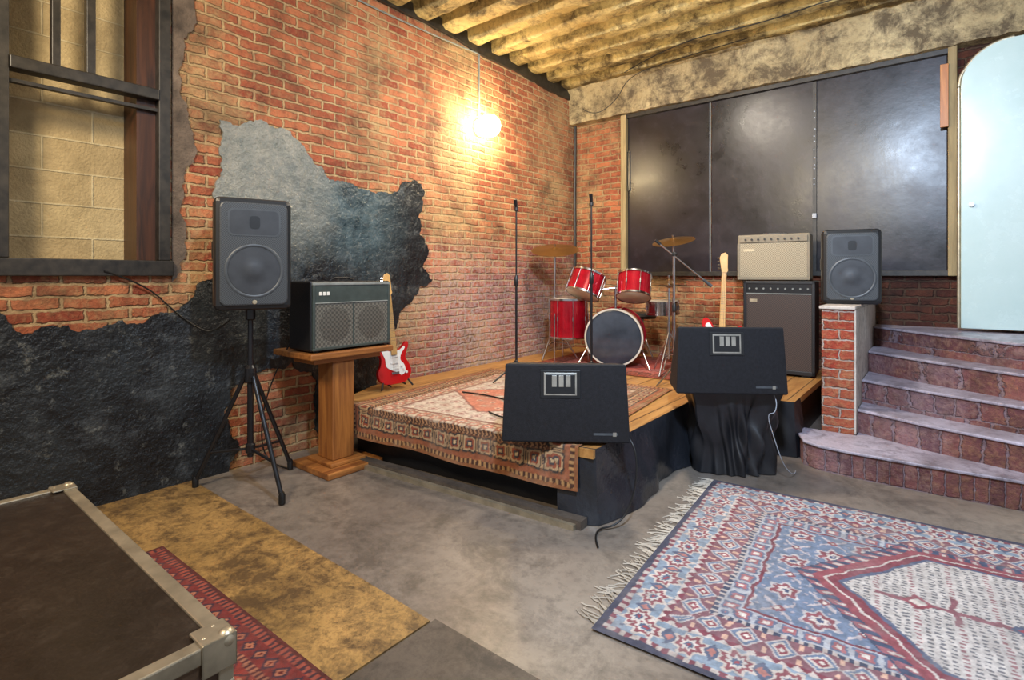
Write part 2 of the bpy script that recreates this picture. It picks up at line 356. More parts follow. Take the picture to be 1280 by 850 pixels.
# ---------------------------------------------------------------- stairs
g=G('brick_staircase')
back=[(6.2,YB-.001),(3.485,YB-.001)]
steps=[[(3.485,4.83),(3.14,4.83),(3.14,4.62),(3.19,4.47),(3.3,4.4),(3.5,4.375),(3.9,4.37),(4.4,4.39),(6.2,4.41)],
[(3.485,4.93),(3.9,4.72),(4.4,4.55),(5.2,4.47),(6.2,4.45)],
[(3.485,5.22),(3.9,5.0),(4.4,4.79),(5.2,4.6),(6.2,4.52)],
[(3.485,5.68),(3.9,5.32),(4.4,4.99),(5.2,4.72),(6.2,4.6)],
[(3.485,6.15),(3.9,5.68),(4.4,5.22),(5.2,4.85),(6.2,4.7)]]
for i,s in enumerate(steps):
    g.prism('riser',s+back,.185*i,.185*(i+1)-.02,'brick_s')
    s2=[(a,b-.018) for a,b in s]
    if i==0: s2=[(3.485,4.83)]+[(a-.012,b) for a,b in s[1:3]]+s2[3:]
    g.prism('tread',s2+back,.185*(i+1)-.02,.185*(i+1),'tread',bevel=.006)
g=G('brick_pillar')
g.box('bricks',(3.25,4.84,0),(3.47,YB,1.14),'brick_p',.008)
g.box('cap',(3.235,4.825,1.14),(3.48,YB,1.166),'whitewash',.006)
g.box('whitewashed_side',(3.47,4.845,.186),(3.482,YB,1.14),'whitewash')
# ---------------------------------------------------------------- stage
ZS=.42
g=G('stage_platform')
SP=[(.33,2.40),(2.47,2.63),(2.45,4.55),(3.1,4.62),(3.1,YB-.01),(.03,YB-.01),(.03,2.95)]
g.prism('deck',SP,ZS-.05,ZS,'stagewood')
inn=[(.42,2.52),(2.38,2.74),(2.36,4.62),(3.04,4.7),(3.04,YB-.03),(.08,YB-.03),(.08,3.0)]
g.prism('body',inn,0,ZS-.05,'fabric')
for i in range(1,18):
    xx=.15+i*.17
    g.box('plank_gap',(xx,3.2 if xx<2.4 else 4.66,ZS),(xx+.006,YB-.02,ZS+.0008),'rosewood')
g.prism('floor_rail',[(.5,2.33),(2.42,2.50),(2.42,2.53),(.5,2.36)],.0,.03,'alu')
g.prism('floor_rail_base',[(.45,2.36),(2.45,2.53),(2.45,2.60),(.45,2.43)],.0,.05,'darkboard')
def cloth(g,name,path,z0,z1,mat,amp=.03,freq=14,flare=.05,seed=1,nz=20):
    bm=bmesh.new()
    P=[Vector(p) for p in path]; D=[0]
    for p,q in zip(P,P[1:]): D.append(D[-1]+(q-p).length)
    N=int(D[-1]/.015); cols=[]
    for i in range(N+1):
        s=D[-1]*i/N
        k=max(j for j in range(len(D)-1) if D[j]<=s+1e-9)
        t=(s-D[k])/(D[k+1]-D[k]); p=P[k].lerp(P[k+1],t)
        def nrm(kk): d=(P[kk+1]-P[kk]).normalized(); return Vector((d.y,-d.x))
        nn=nrm(k)
        if k+1<len(P)-1 and D[k+1]-s<.05: nn=nn.lerp(nrm(k+1),.5*(1-(D[k+1]-s)/.05))
        if k>0 and s-D[k]<.05: nn=nn.lerp(nrm(k-1),.5*(1-(s-D[k])/.05))
        col=[]
        for j in range(nz+1):
            f=j/nz
            off=.006+flare*f**1.5+amp*f**.6*(.5+.5*math.sin(freq*s+1.7*math.sin(2.1*s+seed)+1.8*f))+amp*.7*f*math.sin(5.3*s+3*f+seed)+amp*.35*math.sin(freq*2.3*s-4*f)*f**.5*math.sin(3*s+5*f)
            q=p+nn*max(off,.004)
            col.append(bm.verts.new((q.x,q.y,z1+(z0-z1)*f)))
        cols.append(col)
    for A,B in zip(cols,cols[1:]):
        for j in range(nz): bm.faces.new((A[j],B[j],B[j+1],A[j+1]))
    return g.add(name,bm,mat,smooth=True)
cloth(g,'skirt_side',[(2.25,2.63),(2.47,2.655),(2.46,4.5)],.004,ZS+.004,'vinyl',.034,9,.05,2)
cloth(g,'skirt_front',[(2.47,4.535),(3.1,4.60),(3.1,4.8)],.004,ZS+.004,'fabric',.03,20,.01,3)
# ---------------------------------------------------------------- rugs
def C(h): h=h.lstrip('#'); return np.array([int(h[i:i+2],16)/255 for i in (0,2,4)])
def tolin(a): return np.where(a<=.04045,a/12.92,((a+.055)/1.055)**2.4)
def put(c,mask,col): c[mask]=C(col) if isinstance(col,str) else col
def fr(t): return (t-np.floor(t))*2-1
_T=np.random.rand(64,64)
def vn(x,y,s,o=0):
    x=x*s+100.3+o;y=y*s+57.7+o*1.7; xi=np.floor(x).astype(int);yi=np.floor(y).astype(int);fx=x-xi;fy=y-yi
    fx=fx*fx*(3-2*fx);fy=fy*fy*(3-2*fy); g_=lambda a,b:_T[a%64,b%64]
    return (g_(xi,yi)*(1-fx)+g_(xi+1,yi)*fx)*(1-fy)+(g_(xi,yi+1)*(1-fx)+g_(xi+1,yi+1)*fx)*fy
def fbm(x,y,s,o=0): return sum(vn(x,y,s*2**k,o+k*7)*.5**(k+1) for k in range(4))/.9375
def flower(c,m,p,q,cols,k=8):
    r=np.hypot(p,q); a=np.arctan2(q,p); rr=r*(1+.18*np.cos(k*a))
    for th,cc in cols: put(c,m&(rr<th),cc)
def wear(c,x,y,to,amt=.35,con=.15):
    f=fbm(x,y,9)[...,None]; f2=fbm(x,y,55,3)[...,None]
    c=c*(1-con)+C(to)*con
    k=np.clip((f-.45)*3,0,1)*amt; c=c*(1-k)+C(to)*k
    return c*(.82+.36*f2)
def bigrug(x,y,L,Wd):
    x0,y0=x,y
    x=x+(fbm(x,y,14)-.5)*.035; y=y+(fbm(x0,y0,14,11)-.5)*.035
    c=np.zeros(x.shape+(3,)); c[:]=C('#5a6a88')
    dx=L/2-abs(x); dy=Wd/2-abs(y); e=np.minimum(dx,dy); s=np.where(dx<dy,y,x)
    put(c,e<.03,'#3a3c4c')
    m=(e>=.03)&(e<.055); put(c,m,'#b4a8a0'); put(c,m&(fr(s/.05)>0),'#74404a')
    m=(e>=.055)&(e<.20); put(c,m,'#7e8e9e'); q=(e-.128)/.073; p=fr(s/.17)
    flower(c,m,p*1.1,q,[(.85,'#c6bab0'),(.66,'#84484f'),(.42,'#c9c0b8'),(.25,'#4b5a74'),(.12,'#8e3a44')])
    sp=fr(s/.17+.5); m2=m&(abs(sp)+abs(q)*.5<.36); put(c,m2,'#525a70'); put(c,m&(abs(sp)+abs(q)*.6<.2),'#ac7068')
    m=(e>=.20)&(e<.23); put(c,m,'#c4b8b0'); put(c,m&(((e-.20)/.03)>abs(fr(s/.05))),'#763844')
    m=(e>=.23)&(e<.36); put(c,m,'#7a525a'); q=(e-.295)/.065; p=fr(s/.125)
    put(c,m&(abs(p)+abs(q)<1.0),'#bcb2ae'); put(c,m&(abs(p)+abs(q)<.84),'#64748c'); put(c,m&(abs(p)+abs(q)<.6),'#c6bab0'); put(c,m&(abs(p)+abs(q)<.42),'#84404a'); put(c,m&(abs(p)+abs(q)<.18),'#d6ccc0')
    put(c,m&(abs(abs(p)-1)<.14)&(abs(abs(q)-.7)<.25),'#c9a08a')
    m=(e>=.36)&(e<.385); put(c,m,'#3b4256'); put(c,m&(abs(fr(s/.035))<.45),'#b6a8a0')
    m=(e>=.385)&(e<.47); put(c,m,'#a6a8ae'); q=(e-.428)/.043;p=fr(s/.085); flower(c,m,p,q,[(.85,'#5c667e'),(.6,'#9c5e62'),(.3,'#d2c8be')],4)
    m=(e>=.47)&(e<.485); put(c,m,'#6a323c')
    f=e>=.485; put(c,f,'#66768e')
    tx=fr(x/.15+.25); ty=fr(y/.15); kx=np.floor(x/.15+.25); ky=np.floor(y/.15); par=((kx+ky)%2)==0
    flower(c,f&par,tx,ty,[(.85,'#b6b0b0'),(.68,'#824850'),(.4,'#c8beb6'),(.2,'#404a66')],6)
    o=f&~par; put(c,o&(abs(abs(tx)-abs(ty))<.14)&(abs(tx)<.75),'#b4aaac'); put(c,o&(abs(tx)+abs(ty)<.4),'#7c444c'); put(c,o&(abs(tx)+abs(ty)<.18),'#d0c4b8')
    put(c,f&(np.sin(x*95)*np.sin(y*88)>.8),'#a49ca4')
    ax=abs(x-.07);ay=abs(y)
    a1=ay/.50;a2=(ax+.75*ay)/.80
    m=np.maximum(a1,a2); z=fr(np.where(a1>a2,x,y)/.06)
    put(c,m<1.15,'#3c465e'); put(c,(m<1.14)&(m>1.0)&(z>-.1),'#905860'); put(c,(m<1.11)&(m>1.05)&(z>.2)&(z<.7),'#c0b4ac'); put(c,(m<1.06)&(m>.99),'#86444c')
    put(c,m<1.0,'#c8bcb4'); put(c,(m<.985)&(m>.93),'#783a44'); put(c,(m<.93)&(m>.90),'#4e5870')
    I=m<.90; put(c,I,'#bfb8b2')
    px_=fr(x/.034);py_=fr(y/.024+.5*np.floor(x/.034)); d2=I&(abs(px_)<.55)&(abs(py_)<.45)
    put(c,d2,'#66666a'); put(c,d2&((np.floor(x/.034)%4)==0),'#8c6266')
    d=ax/.16+ay/.10; put(c,(d<1.05)&I,'#4e5870'); put(c,d<.85,'#903a44'); put(c,d<.5,'#cdc3b8'); put(c,d<.3,'#903a44')
    arm=I&(d>1)&(((ay<.012)&(ax<.6))|((abs(ax-.33)<.010)&(ay<.12))|((ax<.010)&(ay<.3))); put(c,arm,'#805058')
    dd=abs(ax-.45)/.06+ay/.06; put(c,(dd<1)&I,'#86404a'); put(c,(dd<.55)&I,'#c8beb4')
    return wear(c,x0,y0,'#88827f',.35,.14)
def stagerug(x,y,L,Wd):
    x0,y0=x,y
    x=x+(fbm(x,y,14)-.5)*.025; y=y+(fbm(x0,y0,14,11)-.5)*.025
    c=np.zeros(x.shape+(3,)); c[:]=C('#b07a58')
    dx=L/2-abs(x); dy=Wd/2-abs(y); e=np.minimum(dx,dy); s=np.where(dx<dy,y,x)
    put(c,e<.02,'#84502e'); m=(e>=.02)&(e<.05); put(c,m,'#40261a'); put(c,m&(abs(fr(s/.035))<.5),'#a87c4c')
    m=(e>=.05)&(e<.08); put(c,m,'#8c4e32')
    m=(e>=.08)&(e<.20); put(c,m,'#6e4028'); p=fr(s/.12);q=(e-.14)/.06
    flower(c,m,p,q,[(1.0,'#2a2624'),(.8,'#ac8c66'),(.58,'#823a24'),(.36,'#303036'),(.2,'#c0a47a')],4)
    put(c,m&(abs(abs(p)-1)<.16)&(abs(q)<.7),'#a4825a'); put(c,m&(abs(abs(p)-1)<.07)&(abs(q)<.5),'#3a2a28')
    m=(e>=.20)&(e<.24); put(c,m,'#38221a'); put(c,m&(abs(fr(s/.03)+fr(e/.03)*.5)<.4),'#a87850')
    m=(e>=.24)&(e<.36); put(c,m,'#b8a48c'); p=fr(s/.11);q=(e-.30)/.06; flower(c,m,p,q,[(.9,'#86604f'),(.65,'#b4725c'),(.35,'#cbbba4'),(.15,'#6a4440')])
    m=(e>=.36)&(e<.39); put(c,m,'#80584c')
    f=e>=.39; put(c,f,'#c0b09e'); tx=fr(x/.13);ty=fr(y/.13); flower(c,f,tx,ty,[(.7,'#a08478'),(.5,'#c0a898'),(.25,'#8e6056')],5)
    d=abs(x)/.6+abs(y)/.5; put(c,d<1,'#86584c'); put(c,d<.95,'#b87058'); flower(c,d<.9,tx,ty,[(.4,'#bf9f84'),(.2,'#84504a')],5); put(c,d<.3,'#b8aa98'); put(c,d<.18,'#a06254')
    return wear(c,x0,y0,'#a08a76',.4,.1)
def runner(x,y,L,Wd):
    x0,y0=x,y
    x=x+(fbm(x,y,14)-.5)*.02; y=y+(fbm(x0,y0,14,11)-.5)*.02
    c=np.zeros(x.shape+(3,)); c[:]=C('#80302a')
    dx=L/2-abs(x); dy=Wd/2-abs(y); e=np.minimum(dx,dy); s=np.where(dx<dy,y,x)
    put(c,e<.015,'#4e2420'); m=(e>=.015)&(e<.05); put(c,m,'#94483a'); put(c,m&(abs(fr(s/.03))<.45),'#38262e')
    m=(e>=.05)&(e<.13); put(c,m,'#6c2a28'); p=fr(s/.075);q=(e-.09)/.04; put(c,m&(abs(p)+abs(q)<.9),'#302634'); put(c,m&(abs(p)+abs(q)<.55),'#a86a50'); put(c,m&(abs(p)+abs(q)<.25),'#5a2020')
    m=(e>=.13)&(e<.16); put(c,m,'#9c6850'); put(c,m&(abs(fr(s/.025))<.5),'#422228')
    f=e>=.16; tx=fr(x/.09);ty=fr(y/.09); put(c,f&(abs(tx)+abs(ty)<.9),'#3a242a'); put(c,f&(abs(tx)+abs(ty)<.65),'#8c3c2e'); put(c,f&(abs(tx)+abs(ty)<.3),'#b08464')
    return wear(c,x0,y0,'#7a4a40',.3,.1)
def drumrug(x,y,L,Wd): return stagerug(x,y,L,Wd)*np.array([.95,.68,.72])
def rug(name,L,Wd,step,design,loc,rz,bend=None,thick=.01,wav=.003):
    nx=int(L/step);ny=int(Wd/step)
    X,Y=np.meshgrid(np.linspace(-L/2,L/2,nx+1),np.linspace(-Wd/2,Wd/2,ny+1),indexing='ij')
    col=tolin(np.clip(design(X,Y,L,Wd),0,1))
    Z=thick+wav*np.sin(X*5+Y*2)*np.sin(Y*4.3)*.5+wav*.5
    PX,PY,PZ=X.copy(),Y.copy(),Z.copy()
    if bend:
        t=(Y+Wd/2)-bend; h=t<0
        PY=np.where(h,-Wd/2+bend-.012-.012*(1+np.sin(X*9+1))*np.clip(-t/bend,0,1),Y); PZ=np.where(h,Z+t*(1+.04*np.sin(X*3)),Z)
    V=np.stack([PX,PY,PZ],-1).reshape(-1,3); n=len(V)
    idx=np.arange((nx+1)*(ny+1)).reshape(nx+1,ny+1)
    Fq=np.stack([idx[:-1,:-1],idx[1:,:-1],idx[1:,1:],idx[:-1,1:]],-1).reshape(-1,4)
    me=bpy.data.meshes.new(name); me.vertices.add(n); me.vertices.foreach_set('co',V.ravel())
    me.loops.add(Fq.size); me.loops.foreach_set('vertex_index',Fq.ravel().astype(np.int32))
    me.polygons.add(len(Fq)); me.polygons.foreach_set('loop_start',np.arange(0,Fq.size,4,dtype=np.int32))
    me.update(calc_edges=True); me.validate()
    at=me.color_attributes.new('Col','FLOAT_COLOR','POINT')
    cc=np.ones((n,4),dtype=np.float32); cc[:,:3]=col.reshape(-1,3); at.data.foreach_set('color',cc.ravel())
    me.materials.append(M['rug']); o=bpy.data.objects.new(name,me); link(o)
    o.location=loc; o.rotation_euler=(0,0,rz)
    return o
def fringe(parent,L,Wd,sides,ln=.10):
    bm=bmesh.new(); rnd=random.Random(3)
    for sx in sides:
        n=int(Wd/.010)
        for i in range(n):
            y0=-Wd/2+Wd*i/n; a=rnd.uniform(-.6,.6)+.5*math.sin(i*.13)+.4*math.sin(i*.037); l=ln*rnd.uniform(.5,1.3)
            if (i//5)%3==0 and rnd.random()<.5: continue
            x0=sx*L/2; ps=[(x0,y0)]
            for k in range(1,5): 
                a+=rnd.uniform(-.45,.45); ps.append((ps[-1][0]+sx*l/4*math.cos(a),min(ps[-1][1]+l/4*math.sin(a),Wd/2-.01)))
            prev=None
            for k,(u,v) in enumerate(ps):
                hh=.008 if k<3 else .004
                A=bm.verts.new((u,v-.003,hh));B=bm.verts.new((u,v+.003,hh)); T=bm.verts.new((u,v,hh+.004))
                if prev: bm.faces.new((prev[0],A,T,prev[2])); bm.faces.new((prev[2],T,B,prev[1]))
                prev=(A,B,T)
    h=G.__new__(G); h.e=parent; h.add('fringe',bm,'fringe')
RL=2.9;rr_=math.radians(4.2)
R=rug('patterned_rug',RL,1.88,.0052,bigrug,(2.85+RL/2*math.cos(rr_),2.78+RL/2*math.sin(rr_),0),rr_)
fringe(R,RL,1.88,(-1,1))
ang=math.atan2(.23,2.14)
ux,uy=math.cos(ang),math.sin(ang)
Lr=1.90;Wr=2.1;bd=.25
mx_=1.44; my_=2.40+(mx_-.33)*math.tan(ang)
off=Wr/2-bd
rug('stage_rug',Lr,Wr,.006,stagerug,(mx_-uy*off,my_+ux*off,ZS),ang,bend=bd,thick=.008)
rug('drum_rug',1.7,1.3,.01,drumrug,(1.25,5.45,ZS),math.radians(3),thick=.006,wav=.001)
rug('runner_rug',1.66,.85,.006,runner,(1.72,.61,.010),math.radians(1),thick=.006,wav=.001)
# ---------------------------------------------------------------- PA speakers
def rr(w_,h_,r,n=6,cz=0):
    o=[]
    for cx,cy,a0 in((w_/2-r,h_/2-r,0),(-w_/2+r,h_/2-r,90),(-w_/2+r,-h_/2+r,180),(w_/2-r,-h_/2+r,270)):
        for k in range(n+1):
            a=math.radians(a0+90*k/n); o.append((cx+r*math.cos(a),cz+cy+r*math.sin(a)))
    return o
def pa_speaker(name,loc,rz,H=.70,Wd=.44,D=.36):
    g=G(name,loc,rz)
    pts=[(-Wd/2,-D/2),(Wd/2,-D/2),(Wd/2,-D/2+.14),(Wd*.30,D/2),(-Wd*.30,D/2),(-Wd/2,-D/2+.14)]
    g.prism('cabinet',pts,0,H,'plastic',bevel=.03)
    y=-D/2
    g.prism('grille',rr(Wd-.05,H-.06,.04,cz=H/2),y-.014,y+.02,'grille','xz',bevel=.01)
    yy=y-.0145
    g.lathe('woofer_ring',[(.15,0),(.155,.004),(.165,.004),(.17,0)],'cone2',(0,yy,H*.35),(0,-1,0))
    g.lathe('woofer_cone',[(0,.005),(.045,.004),(.055,.001),(.10,.0025),(.148,.0015),(.149,0)],'cone',(0,yy,H*.35),(0,-1,0))
    g.prism('horn_frame',rr(.30,.17,.035,cz=H*.78),yy-.002,yy,'cone2','xz')
    g.prism('horn',rr(.28,.15,.03,cz=H*.78),yy-.003,yy,'cone','xz')
    g.prism('horn_throat',rr(.06,.08,.02,cz=H*.78),yy-.004,yy,'plastic','xz')
    g.lathe('badge',[(0,.004),(.012,.003),(.014,0)],'alu',(0,yy,.05),(0,-1,0),16)
    g.box('handle_l',(-Wd/2-.004,-.06,H*.45),(-Wd/2+.02,.0,H*.62),'metalblk',.01)
    g.box('handle_r',(Wd/2-.02,-.06,H*.45),(Wd/2+.004,.0,H*.62),'metalblk',.01)
    return g
pa_speaker('loudspeaker',(.47,1.66,1.187),math.radians(72))
pa_speaker('loudspeaker',(3.375,5.36,1.167),math.radians(14),.62,.42,.33)
g=G('speaker_tripod_stand',(.47,1.66,0))
g.tube('pole',(0,0,.22),(0,0,.85),.019,'metalblk'); g.tube('pole_upper',(0,0,.8),(0,0,1.18),.016,'metalblk')
g.lathe('top_cup',[(0,1.182),(.03,1.182),(.03,1.12),(.018,1.11)],'metalblk')
g.lathe('hub',[(.018,.70),(.035,.71),(.035,.80),(.018,.82)],'metalblk'); g.lathe('hub_low',[(.018,.24),(.03,.25),(.03,.30),(.018,.31)],'metalblk')
g.tube('knob',(.03,0,.76),(.075,-.03,.76),.012,'metalblk')
for k,a in enumerate([2,112,214]):
    a=math.radians(a); c_,s_=math.cos(a),math.sin(a); R_=.38
    g.tube('leg',(.03*c_,.03*s_,.76),(R_*c_,R_*s_,.045),.014,'metalblk')
    g.lathe('foot',[(0,.0),(.02,.0),(.02,.05),(.012,.07),(0,.07)],'cable',(R_*c_,R_*s_,.009))
    g.tube('strut',(.02*c_,.02*s_,.27),(R_*.72*c_,R_*.72*s_,.24),.009,'metalblk')
# ---------------------------------------------------------------- table + combo amp
g=G('pedestal_table',(.46,2.30,0))
g.box('top',(-.32,-.32,.82),(.20,.38,.862),'woodh',.008)
g.box('under_top',(-.14,-.26,.78),(.14,.3,.82),'woodh',.006)
g.box('column',(-.06,-.11,.07),(.13,.07,.78),'wood',.008)
g.box('base',(-.20,-.24,.0),(.28,.22,.045),'woodh',.008)
g.box('base_upper',(-.12,-.16,.045),(.19,.13,.07),'woodh',.006)
g=G('guitar_combo_amplifier',(.46,2.35,.863),math.radians(90))
Wd=.68;D=.30;H=.50;y=-D/2
g.box('cabinet',(-Wd/2,-D/2+.01,.01),(Wd/2,D/2,H),'tolex',.012)
g.box('border_top',(-Wd/2+.01,y-.006,H-.028),(Wd/2-.01,y+.03,H-.01),'piping',.003)
g.box('border_bot',(-Wd/2+.01,y-.006,.015),(Wd/2-.01,y+.03,.035),'teal',.004)
g.box('border_l',(-Wd/2+.01,y-.006,.035),(-Wd/2+.03,y+.03,H-.028),'teal',.004)
g.box('border_r',(Wd/2-.03,y-.006,.035),(Wd/2-.01,y+.03,H-.028),'teal',.004)
g.box('upper_cloth',(-Wd/2+.03,y+.0,H-.15),(Wd/2-.03,y+.02,H-.028),'teal')
g.box('piping',(-Wd/2+.03,y-.006,H-.158),(Wd/2-.03,y+.01,H-.15),'piping',.002)
g.box('lower_cloth',(-Wd/2+.03,y+.0,.035),(Wd/2-.03,y+.02,H-.158),'grille2')
for sx in(-1,1): g.lathe('driver_behind_cloth',[(0,.0005),(.12,.0005),(.124,0)],'grille2b',(sx*.155,y-.0002,.19),(0,-1,0))
g.box('divider',(-.006,y-.002,.035),(.006,y+.01,H-.158),'teal')
for i,xx in enumerate((-.27,-.24,-.21)): g.box('nameplate',(xx-.011,y-.004,H-.10),(xx+.011,y,H-.075),'white',.003)
g.wire('handle',[(-.1,0,H),(-.09,0,H+.02),(0,0,H+.024),(.09,0,H+.02),(.1,0,H)],.007,'tolex')
for sx in(-1,1):
    for sy in(-1,1): g.box('foot',(sx*.28-.02,sy*.1-.02,0),(sx*.28+.02,sy*.1+.02,.012),'cable')
g.tube('knob',(Wd/2+.001,-.05,.44),(Wd/2+.02,-.05,.44),.012,'whitecable')
# ---------------------------------------------------------------- right amps
g=G('bass_amplifier_cabinet',(2.72,5.95,ZS),math.radians(4))
Wd=.64;D=.38;H=.93;y=-D/2
g.box('cabinet',(-Wd/2,y+.01,.02),(Wd/2,D/2,H),'tolex',.014)
g.box('edge_l',(-Wd/2,y-.006,.02),(-Wd/2+.03,y+.03,H),'tolex',.005);g.box('edge_r',(Wd/2-.03,y-.006,.02),(Wd/2,y+.03,H),'tolex',.005)
g.box('edge_t',(-Wd/2,y-.006,H-.03),(Wd/2,y+.03,H),'tolex',.005);g.box('edge_b',(-Wd/2,y-.006,.02),(Wd/2,y+.03,.06),'tolex',.005)
g.box('control_panel',(-Wd/2+.03,y-.0,H-.12),(Wd/2-.03,y+.02,H-.03),'metalblk')
for i in range(9): g.tube('knob',(-.26+i*.065,y,H-.075),(-.26+i*.065,y-.014,H-.075),.009,'piping',seg=10)
g.box('panel_trim',(-Wd/2+.03,y-.004,H-.13),(Wd/2-.03,y+.01,H-.12),'piping')
g.box('cloth',(-Wd/2+.03,y+.0,.06),(Wd/2-.03,y+.02,H-.13),'grille4')
g.box('badge',(-.26,y-.005,.72),(-.19,y,.75),'alu')
g.box('foot_bar',(-.28,-.15,0),(-.2,.15,.02),'cable');g.box('foot_bar',(.2,-.15,0),(.28,.15,.02),'cable')
g=G('guitar_tube_amplifier',(2.66,5.95,ZS+.931),math.radians(4))
Wd=.66;D=.27;H=.47
y=-D/2
g.box('cabinet',(-Wd/2,y+.01,.01),(Wd/2,D/2,H),'tan',.014)
g.box('control_panel',(-Wd/2+.02,y-.004,H-.08),(Wd/2-.02,y+.02,H-.02),'tan',.003)
for i in range(9): g.tube('knob',(-.25+i*.06,y-.004,H-.05),(-.25+i*.06,y-.018,H-.05),.010,'plastic',seg=10)
g.box('frame_b',(-Wd/2,y-.004,.01),(Wd/2,y+.02,.04),'tan',.004)
g.box('frame_l',(-Wd/2,y-.004,.04),(-Wd/2+.025,y+.02,H-.09),'tan',.004);g.box('frame_r',(Wd/2-.025,y-.004,.04),(Wd/2,y+.02,H-.09),'tan',.004)
g.box('cloth',(-Wd/2+.025,y,.04),(Wd/2-.025,y+.02,H-.09),'grille3')
g.box('badge',(-.27,y-.004,.30),(-.17,y,.325),'alu')
g.box('handle',(-.11,-.015,H),(.11,.015,H+.018),'plastic',.006)
for sx in(-1,1):
    for sy in(-1,1): g.box('foot',(sx*.27-.02,sy*.09-.02,0),(sx*.27+.02,sy*.09+.02,.012),'cable')
# ---------------------------------------------------------------- wedge monitors
def monitor(name,loc,rz,Wd=.74,H=.45):
    g=G(name,loc,rz)
    prof=[(-.20,.0),(-.17,H),(.0,H-.02),(.16,.14),(.14,0)]
    bm=bmesh.new(); A=[];B=[]
    for yy,z in prof:
        A.append(bm.verts.new((-Wd/2+(.02 if yy<0 else .05)*z/H+(.03 if yy>0 else 0),yy,z)));B.append(bm.verts.new((Wd/2-(.02 if yy<0 else .05)*z/H-(.03 if yy>0 else 0),yy,z)))
    bm.faces.new(A);bm.faces.new(B)
    for i in range(5): bm.faces.new((A[i],A[(i+1)%5],B[(i+1)%5],B[i]))
    bmesh.ops.triangulate(bm,faces=[f for f in bm.faces if len(f.verts)==5])
    g.add('cabinet',bm,'mon',bevel=.010)
    s=.03/H
    def on(z): return -.20+s*z
    def plate(nm,x0,x1,z0,z1,t,mat,bv=.002):
        bm=bmesh.new()
        vs=[(xx,on(z)+.001,z) for xx,z in((x0,z0),(x1,z0),(x1,z1),(x0,z1))]
        lo=[bm.verts.new(v) for v in vs]; hi=[bm.verts.new((v[0],v[1]-t,v[2])) for v in vs]
        bm.faces.new(lo);bm.faces.new(hi)
        for i in range(4): bm.faces.new((lo[i],lo[(i+1)%4],hi[(i+1)%4],hi[i]))
        g.add(nm,bm,mat,bevel=bv)
    cx=-.03
    plate('jack_frame',cx-.115,cx+.115,H-.195,H-.035,.006,'plastic')
    plate('jack_plate',cx-.095,cx+.095,H-.18,H-.05,.008,'gold')
    plate('jack_dish',cx-.085,cx+.085,H-.17,H-.06,.010,'plastic')
    for i,xx in enumerate((-.035,.005,.045)): plate('jack_slot',cx+xx-.014,cx+xx+.014,H-.13,H-.065,.012,'gold',.001)
    plate('label',.16,.30,.045,.058,.003,'cone2',0)
    plate('label_dot',.27,.29,.04,.062,.004,'gold',0)
    g.tube('pole_socket',(Wd/2-.04,.0,.2),(Wd/2-.012,.0,.2),.03,'plastic')
    return g
monitor('stage_monitor',(2.19,2.76,ZS+.019),math.radians(36))
monitor('stage_monitor',(2.76,3.97,.588),math.radians(35),.75,.46)
g=G('draped_stand',(2.79,4.05,0),math.radians(35))
g.box('board',(-.30,-.15,.55),(.30,.15,.583),'plastic',.005)
bm=bmesh.new(); rings=[]; NT_=200
def nz1(a,k): return math.sin(k*a+2.1*math.sin(a*2+k)+1.1*math.cos(3*a))
for j in range(30):
    f=j/29; z=.586-.58*f
    ring=[]
    for i in range(NT_):
        a=2*math.pi*i/NT_; ca,sa=math.cos(a),math.sin(a)
        sq=min(1/max(abs(ca)/.32,1e-6),1/max(abs(sa)/.16,1e-6))
        shr=1-.16*math.sin(math.pi*min(1,f*.95))-.02*f
        fold=.026*min(1,f*2.5)*nz1(a+.35*f,7)*(1-.2*f)+.013*min(1,f*2)*nz1(a-.5*f,15)+.016*math.sin(math.pi*f)*math.sin(3*a+6*f)+.010*math.sin(math.pi*f)*math.sin(5*a-11*f)
        r_=(sq**(1-.3*f))*(.22**(.3*f))*shr+fold
        ring.append(bm.verts.new((r_*ca,r_*sa,z)))
    rings.append(ring)
for A,B in zip(rings,rings[1:]):
    for i in range(NT_): bm.faces.new((A[i],A[(i+1)%NT_],B[(i+1)%NT_],B[i]))
bm.faces.new(rings[0])
g.add('cloth',bm,'fabric',smooth=True)
w.wire('monitor_cable',[(2.52,2.86,.5),(2.62,2.83,.46),(2.66,2.80,.3),(2.64,2.76,.12),(2.6,2.68,.02),(2.5,2.56,.01),(2.62,2.42,.008)],.005,'cable')
w.wire('monitor_cable',[(3.05,4.06,.62),(3.11,4.02,.56),(3.11,3.98,.46),(3.06,3.95,.46),(3.1,3.97,.3),(3.15,4.02,.1),(3.2,4.12,.01),(3.18,4.25,.01)],.003,'whitecable')
